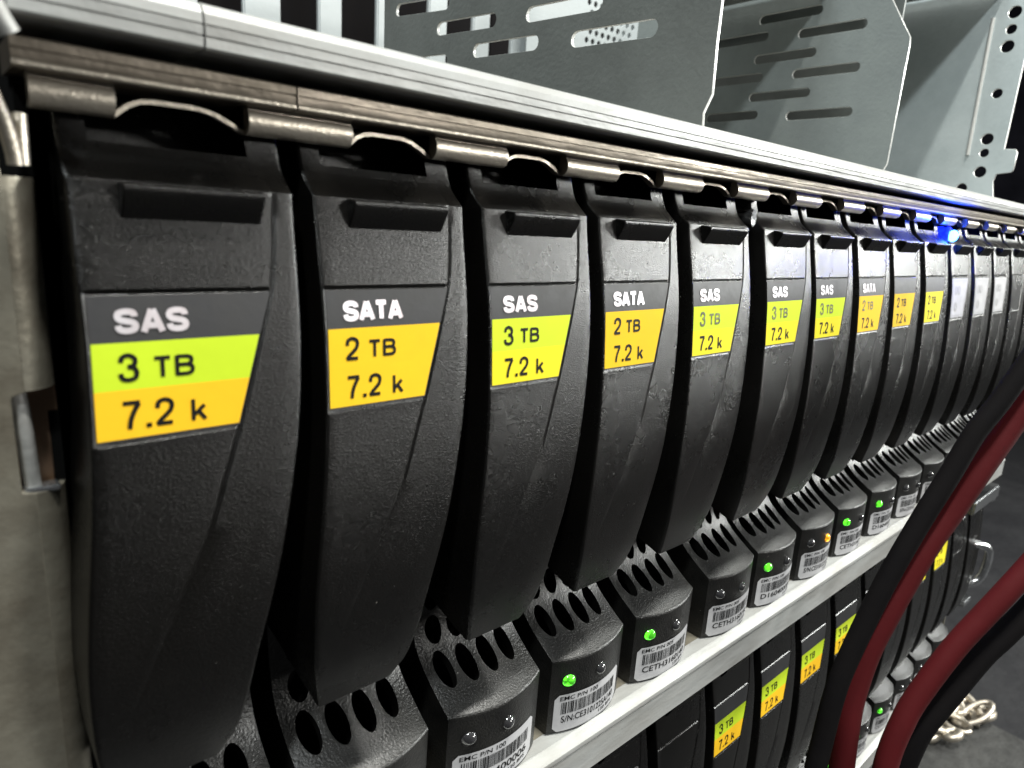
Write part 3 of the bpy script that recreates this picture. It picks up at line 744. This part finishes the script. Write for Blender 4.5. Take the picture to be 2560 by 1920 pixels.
# ------------------------------------------------------------------ left rack flange with its slot and pin
WARP = None
ear = empty('mounting_flange', (1.3, 3, .7), 'galvanised steel mounting flange with a tall slot at the left edge', 'flange')
curve_plate('flange_plate', [[(-26, -150), (-2.4, -150), (-2.4, -36.2), (-3.6, -35.9), (-3.75, -35.5), (-3.75, -24.9), (-3.6, -24.4), (-2.4, -24.0), (-2.4, 1.0), (-2.9, 9), (-26, 9)]], 1.1, M_ear, ear, .1, mapf=lambda u, v, w_: (u, w_, v), edge_mat=M_ear)
def roll(z0, z1, r_=3.2):
    V, F = [], []; n = 14
    for z in (z0, z1):
        for k in range(n+1):
            a = math.pi/2*k/n; V.append((-2.35+r_*math.sin(a), -.55+r_-r_*math.cos(a), z))
        V.append((-2.35+r_, 22, z)); V.append((-3.35+r_, 22, z)); V.append((-3.35+r_, -.55+r_, z)); V.append((-2.35, .55, z))
    m_ = n+5
    for k in range(m_): F.append((k, (k+1) % m_, m_+(k+1) % m_, m_+k))
    F.append(tuple(range(m_-1, -1, -1))); F.append(tuple(m_+k for k in range(m_)))
    return mesh_obj('rolled_edge', V, F, M_ear, ear, 50)
roll(-150, -36.1); roll(-23.95, -.9)
tube('slot_pin', [(-2.45, .9, -35.6), (-2.6, .75, -31), (-2.75, .8, -27), (-2.9, 1.1, -24.4)], .85, M_alu, ear, 12)
box('slot_backing', -6, .85, 2.7, 3.3, -38, -22, M_copper, ear)
box('slot_lip', -3.4, .1, -.35, 1.6, -36.3, -35.5, M_bright, ear, .2)
hook = empty('latch_bracket', (1.2, 0, 0), 'bent steel bracket hanging by the left end of the top rail', 'bracket')
tube('bent_arm', [(-2.9, -1.0, 9.5), (-2.5, -.6, 7.5), (-1.6, .3, 4.8), (-1.1, .7, 2.2), (-1.0, .8, .9)], .75, M_knuck, hook, 12)
tube('bent_arm', [(-.1, 2.6, 6.0), (-.2, 2.2, 4.0), (-.3, 2.0, 1.0)], .7, M_knuck, hook, 12)
tube('curled_end', [(-3.8, -4.5, 18.5), (-2.6, -4.3, 16.2), (-1.6, -4.2, 13.8), (-.9, -4.0, 12.5)], 1.0, M_alu, hook, 12)

# ------------------------------------------------------------------ sheet-metal panels standing above the shelf
def panel(name, x, outer, slots, thick, matr, label, tilt=0, holes=()):
    r = empty(name, (x, 0, 20.5), label, 'metal panel', 'sheet metal panels above the shelf')
    loops = [[(u, v-20.5) for u, v in outer]]+[stadium(a, b, c-20.5, h, s) for a, b, c, h, s in slots]+[circ(a, b-20.5, rr) for a, b, rr in holes]
    curve_plate('sheet', loops, thick, matr, r, .12, mapf=lambda u, v, w_: (w_, u, v), edge_mat=M_cut)
    return r
sl1 = [(137, 174, 76.0, 4.8, .09), (109, 144.5, 65.3, 4.8, .06), (87, 121.4, 55, 4.8, .047), (137, 172, 55.8, 4.8, .07), (85, 119, 73.8, 4.8, .06), (60.5, 94, 62.3, 4.8, .045), (39.5, 72.5, 52.1, 4.8, .04),
       (113, 148, 45.5, 4.8, .05), (37, 70, 70.5, 4.8, .04), (113, 147, 84.5, 4.8, .08), (62, 96, 82, 4.8, .06), (90, 124, 93, 4.8, .06), (40, 72, 90, 4.8, .05)]
sl1 = [s for s in sl1 if not (s[2] > 69 and s[1] < 75) and s[2] < 90]
panel('slotted_panel', 150, [(21.5, 20.6), (183, 20.6), (183, 150), (20.7, 150), (20.7, 45), (20.2, 33), (22.2, 28.5)], sl1, 1.2, M_pan, 'grey slotted sheet panel toned as in shade, standing above the rail, nearest of the three')
sl2 = []
for z in (61, 81.6, 101, 121): sl2.append((72.6, 107.6, z, 4.8, 0))
for z in (72, 91.2, 111): sl2.append((96, 131, z, 4.8, 0))
for z in (62.8, 82, 102.5): sl2.append((124, 157, z, 4.8, 0))
panel('slotted_panel', 350, [(53, 20.6), (215, 20.6), (215, 150), (80, 150), (72, 140), (68, 122), (63.4, 110), (56, 98), (52.2, 92), (51.8, 88), (52, 36), (54.5, 30)], sl2, 1.2, M_pan2, 'grey slotted sheet panel toned as half shaded, with a wavy front edge, middle one of the three')
p3 = panel('rack_side_panel', 450, [(33, -140), (320, -140), (320, 175), (31, 175), (31, 53), (25.5, 52.5), (24.6, 51), (24.6, 42), (25.5, 40.8), (32, 40), (33, 36), (30.5, 24)],
      [], 1.6, M_pan3, 'blue-grey side panel toned as brightly lit, with a row of round holes, at the far right', holes=[(40, 123, 3.3), (40, 114.6, 2.7), (40, 106.1, 3.3), (40, 82.3, 2.7), (40, 58.6, 3.2), (40, 51.2, 2.5), (40, 41, 3.2), (47.5, 32, 3)])
tube('pressed_rib', [(-.9, 49.4, 101), (-.9, 48.6, 66), (-.9, 47.8, 29.8)], .95, M_cut, p3, 10)
ip = empty('slot_shade_sheet', (372, 0, 20.5), 'added dark sheet giving the slots of the middle slotted panel their shade', 'metal panel')  # added dark sheet, makes the slots in front of it look shaded
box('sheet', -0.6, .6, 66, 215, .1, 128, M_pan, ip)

for x0_, x1_, y0_, z0_, lb_ in ((362, 448, 45, 136.5, 'added shadow-casting plate between the middle and the far right panel, at the top edge'), (152, 348, 92, 121, 'added shadow-casting plate between the two slotted panels, at the top edge')):  # plates added to cast slanting shadows on the panels
    cb = empty('shadow_blocker', (x0_, y0_, z0_), lb_, 'shadow blocker')
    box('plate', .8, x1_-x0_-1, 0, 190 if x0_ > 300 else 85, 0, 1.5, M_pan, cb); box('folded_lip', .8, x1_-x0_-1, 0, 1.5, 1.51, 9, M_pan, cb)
# row of upright fins behind
for k, x0 in enumerate([10, 50, 92, 134.6, 176.5, 213.3, 249.7, 284.7, 318.4]):
    r = empty('upright_fin', (x0, 300, -40), ['pale upright fin, first of the row behind the top rail', 'pale upright fin, second of the row behind the top rail', 'pale upright fin, third of the row behind the top rail', 'pale upright fin left of the two widest-seen dark gaps',
        'pale upright fin between two dark gaps, left of the slotted panel', 'pale upright fin touching the left edge of the dark slotted panel', 'pale upright fin seen through the leftmost slots of the dark panel', 'pale upright fin seen through the middle slots of the dark panel', 'pale upright fin seen through the right-hand slots of the dark panel'][k], 'upright fin', 'upright fins behind the shelf')
    box('fin', 0, 20 if k < 4 else 14, 0, 4, 0, 320, M_post, r, .8)
    box('gasket', 20.1 if k < 4 else 14.1, 22 if k < 4 else 16, 1, 8, 0, 320, M_blk, r)
wb = box('rack_rear_wall', -200, 700, 420, 424, -400, 500, M_blk); tag(wb, kind='structure')
# perforated plate
pf = empty('perforated_plate', (330, 285, 20), 'pale perforated metal plate seen through the slots of the dark panel', 'metal plate')
hol = []
for i in range(8):
    for j in range(8): hol.append(circ(46+i*6.6+(3.3 if j % 2 else 0), 108+j*6.2, 2.2, 8))
curve_plate('sheet', [[(-12, 60), (112, 60), (112, 175), (-12, 175)]]+hol, 1.2, M_post, pf, .05, mapf=lambda u, v, w_: (u, w_, v))

# ------------------------------------------------------------------ latch at the right end of the lower shelf
la = empty('shelf_latch', (440, 0, -150), 'silver latch with a loop handle at the right end of the lower shelf', 'latch')
V, F = [], []; boxv(-34, 2, -3.4, 16, 8, 14, V, F)
box('rail_end', -44, 3, -6, 14, 12, 19.5, M_bright, la, .8)
box('bracket_post', -5, 3, 1, 9, -64, 11, M_ear, la, .6)
sphere('rivet', (3.2, -3.5, 10.5), 2.4, M_bright, la, (1, .6, 1)); sphere('rivet', (2.4, 0.4, -1.5), 1.5, M_bright, la, (1, .6, 1))
tube('loop_handle', [(-6, -1, -17), (0, -5, -18), (3.6, -8, -22), (4.0, -8, -34), (1.5, -6, -41), (-4, -2, -43)], 2.3, M_bright, la, 12)
box('catch_tab', -8, 5, -5, -1.5, -56, -52.5, M_bright, la, .5)

# ------------------------------------------------------------------ cables
def cable(name, pts, r, matr, label, cat):
    base = pts[-1]; o = tube(name, [tuple(a-b for a, b in zip(p, base)) for p in pts], r, matr)
    o.location = [c*MM for c in base]; return tag(o, label, cat, 'cables hanging in front of the shelves')
cable('black_cable', [(262, -49, 18), (249, -46, -8), (240, -43.5, -25.5), (235.5, -42, -33), (228, -39, -45), (222, -36.3, -54), (215, -34, -67), (208, -31.7, -79), (199.5, -29.3, -94), (193, -27.7, -107), (185, -26.2, -124), (181, -26.2, -134), (178, -26.7, -145), (175, -27.3, -155), (173, -28.2, -166), (171, -30, -182), (170, -33, -230)], 3.0, M_blk, 'thick black cable crossing the right ends of the carriers, left of the upper red cable', 'cable')
cable('red_cable', [(268, -52, 8), (256, -48.5, -20), (245, -44.6, -38.5), (240.5, -43, -46), (235, -41, -55), (228, -38.4, -66), (220.5, -35.4, -79), (214, -33, -89), (207, -31, -101), (202, -29.7, -110), (196, -28.3, -122), (191, -28.3, -135), (188, -29.4, -145), (186, -31, -158), (184, -33, -170), (182, -36, -186), (181, -40, -230)], 3.6, M_red, 'red cable running beside the upper black cable', 'cable')
cable('red_cable', [(256, -65, -58), (243, -61, -77), (233.5, -57, -87.5), (229, -55, -93), (223.3, -52.4, -100), (218, -49.7, -107), (210.5, -46, -117), (200.5, -42, -132), (196, -41, -139.5), (192.5, -40.6, -147), (190, -41, -154), (188, -42.3, -165), (186, -44, -182), (185, -47, -225)], 3.3, M_red, 'dark red cable in the bottom right corner', 'cable')
cable('black_cable', [(262, -68, -72), (248, -63, -91), (238.5, -59, -102.5), (234, -57, -108), (228, -54, -115), (222, -51, -121.5), (212.5, -47, -134), (206, -44.2, -143), (202.5, -43.3, -150), (200, -43, -158), (198, -44, -168), (196, -46, -184), (195, -49, -225)], 3.5, M_blk, 'black cable in the bottom right corner, right of the lower red cable', 'cable')

# ------------------------------------------------------------------ room
fl = box('floor', -3000, 5000, -3500, 4000, -520, -500, M_floor); tag(fl, kind='structure')
rw = box('room_wall', 2600, 2640, -3500, 4000, -499.9, 2200, M_wall); tag(rw, kind='structure')
bk = box('room_back_wall', -3000, 2599, 3960, 3999, -499.9, 2200, M_wall); tag(bk, kind='structure')
mt = empty('floor_tile', (790, -60, -499), 'grey floor tile, lighter than the floor around it, at bottom right', 'floor tile')
box('slab', -260, 10, -100, 190, 0.5, 9, M_tile, mt, 2)
hp = empty('metal_fittings', (757, 45, -490), 'small heap of pale metal fittings lying at the lower right', 'fittings')
rnd = random.Random(5)
for k in range(20):
    c = Vector((rnd.uniform(-40, 45), rnd.uniform(-26, 26), rnd.uniform(4, 16)))
    a = Vector((rnd.uniform(-1, 1), rnd.uniform(-1, 1), rnd.uniform(-.3, .3))).normalized(); b = a.cross(Vector((rnd.uniform(-.3, .3), .2, 1))).normalized()
    R1, R2 = (rnd.uniform(12, 24), rnd.uniform(7, 14)) if k < 9 else (rnd.uniform(3, 9), rnd.uniform(3, 7))
    tube('bent_strip', [tuple(c+a*R1*math.cos(t*math.pi/5)+b*R2*math.sin(t*math.pi/5)) for t in range(10)], rnd.uniform(2.4, 4.5), M_knuck, hp, 8)
pb = tube('pale_bar', [(-320, 0, 0), (0, 0, 0), (500, 10, 0)], 9, M_alu); pb.location = (1.0, 0.20, -0.25)
tag(pb, 'blurred pale horizontal bar beyond the right end of the shelf', 'bar')

# ------------------------------------------------------------------ render settings
scene.render.engine = 'CYCLES'
scene.cycles.max_bounces = 6
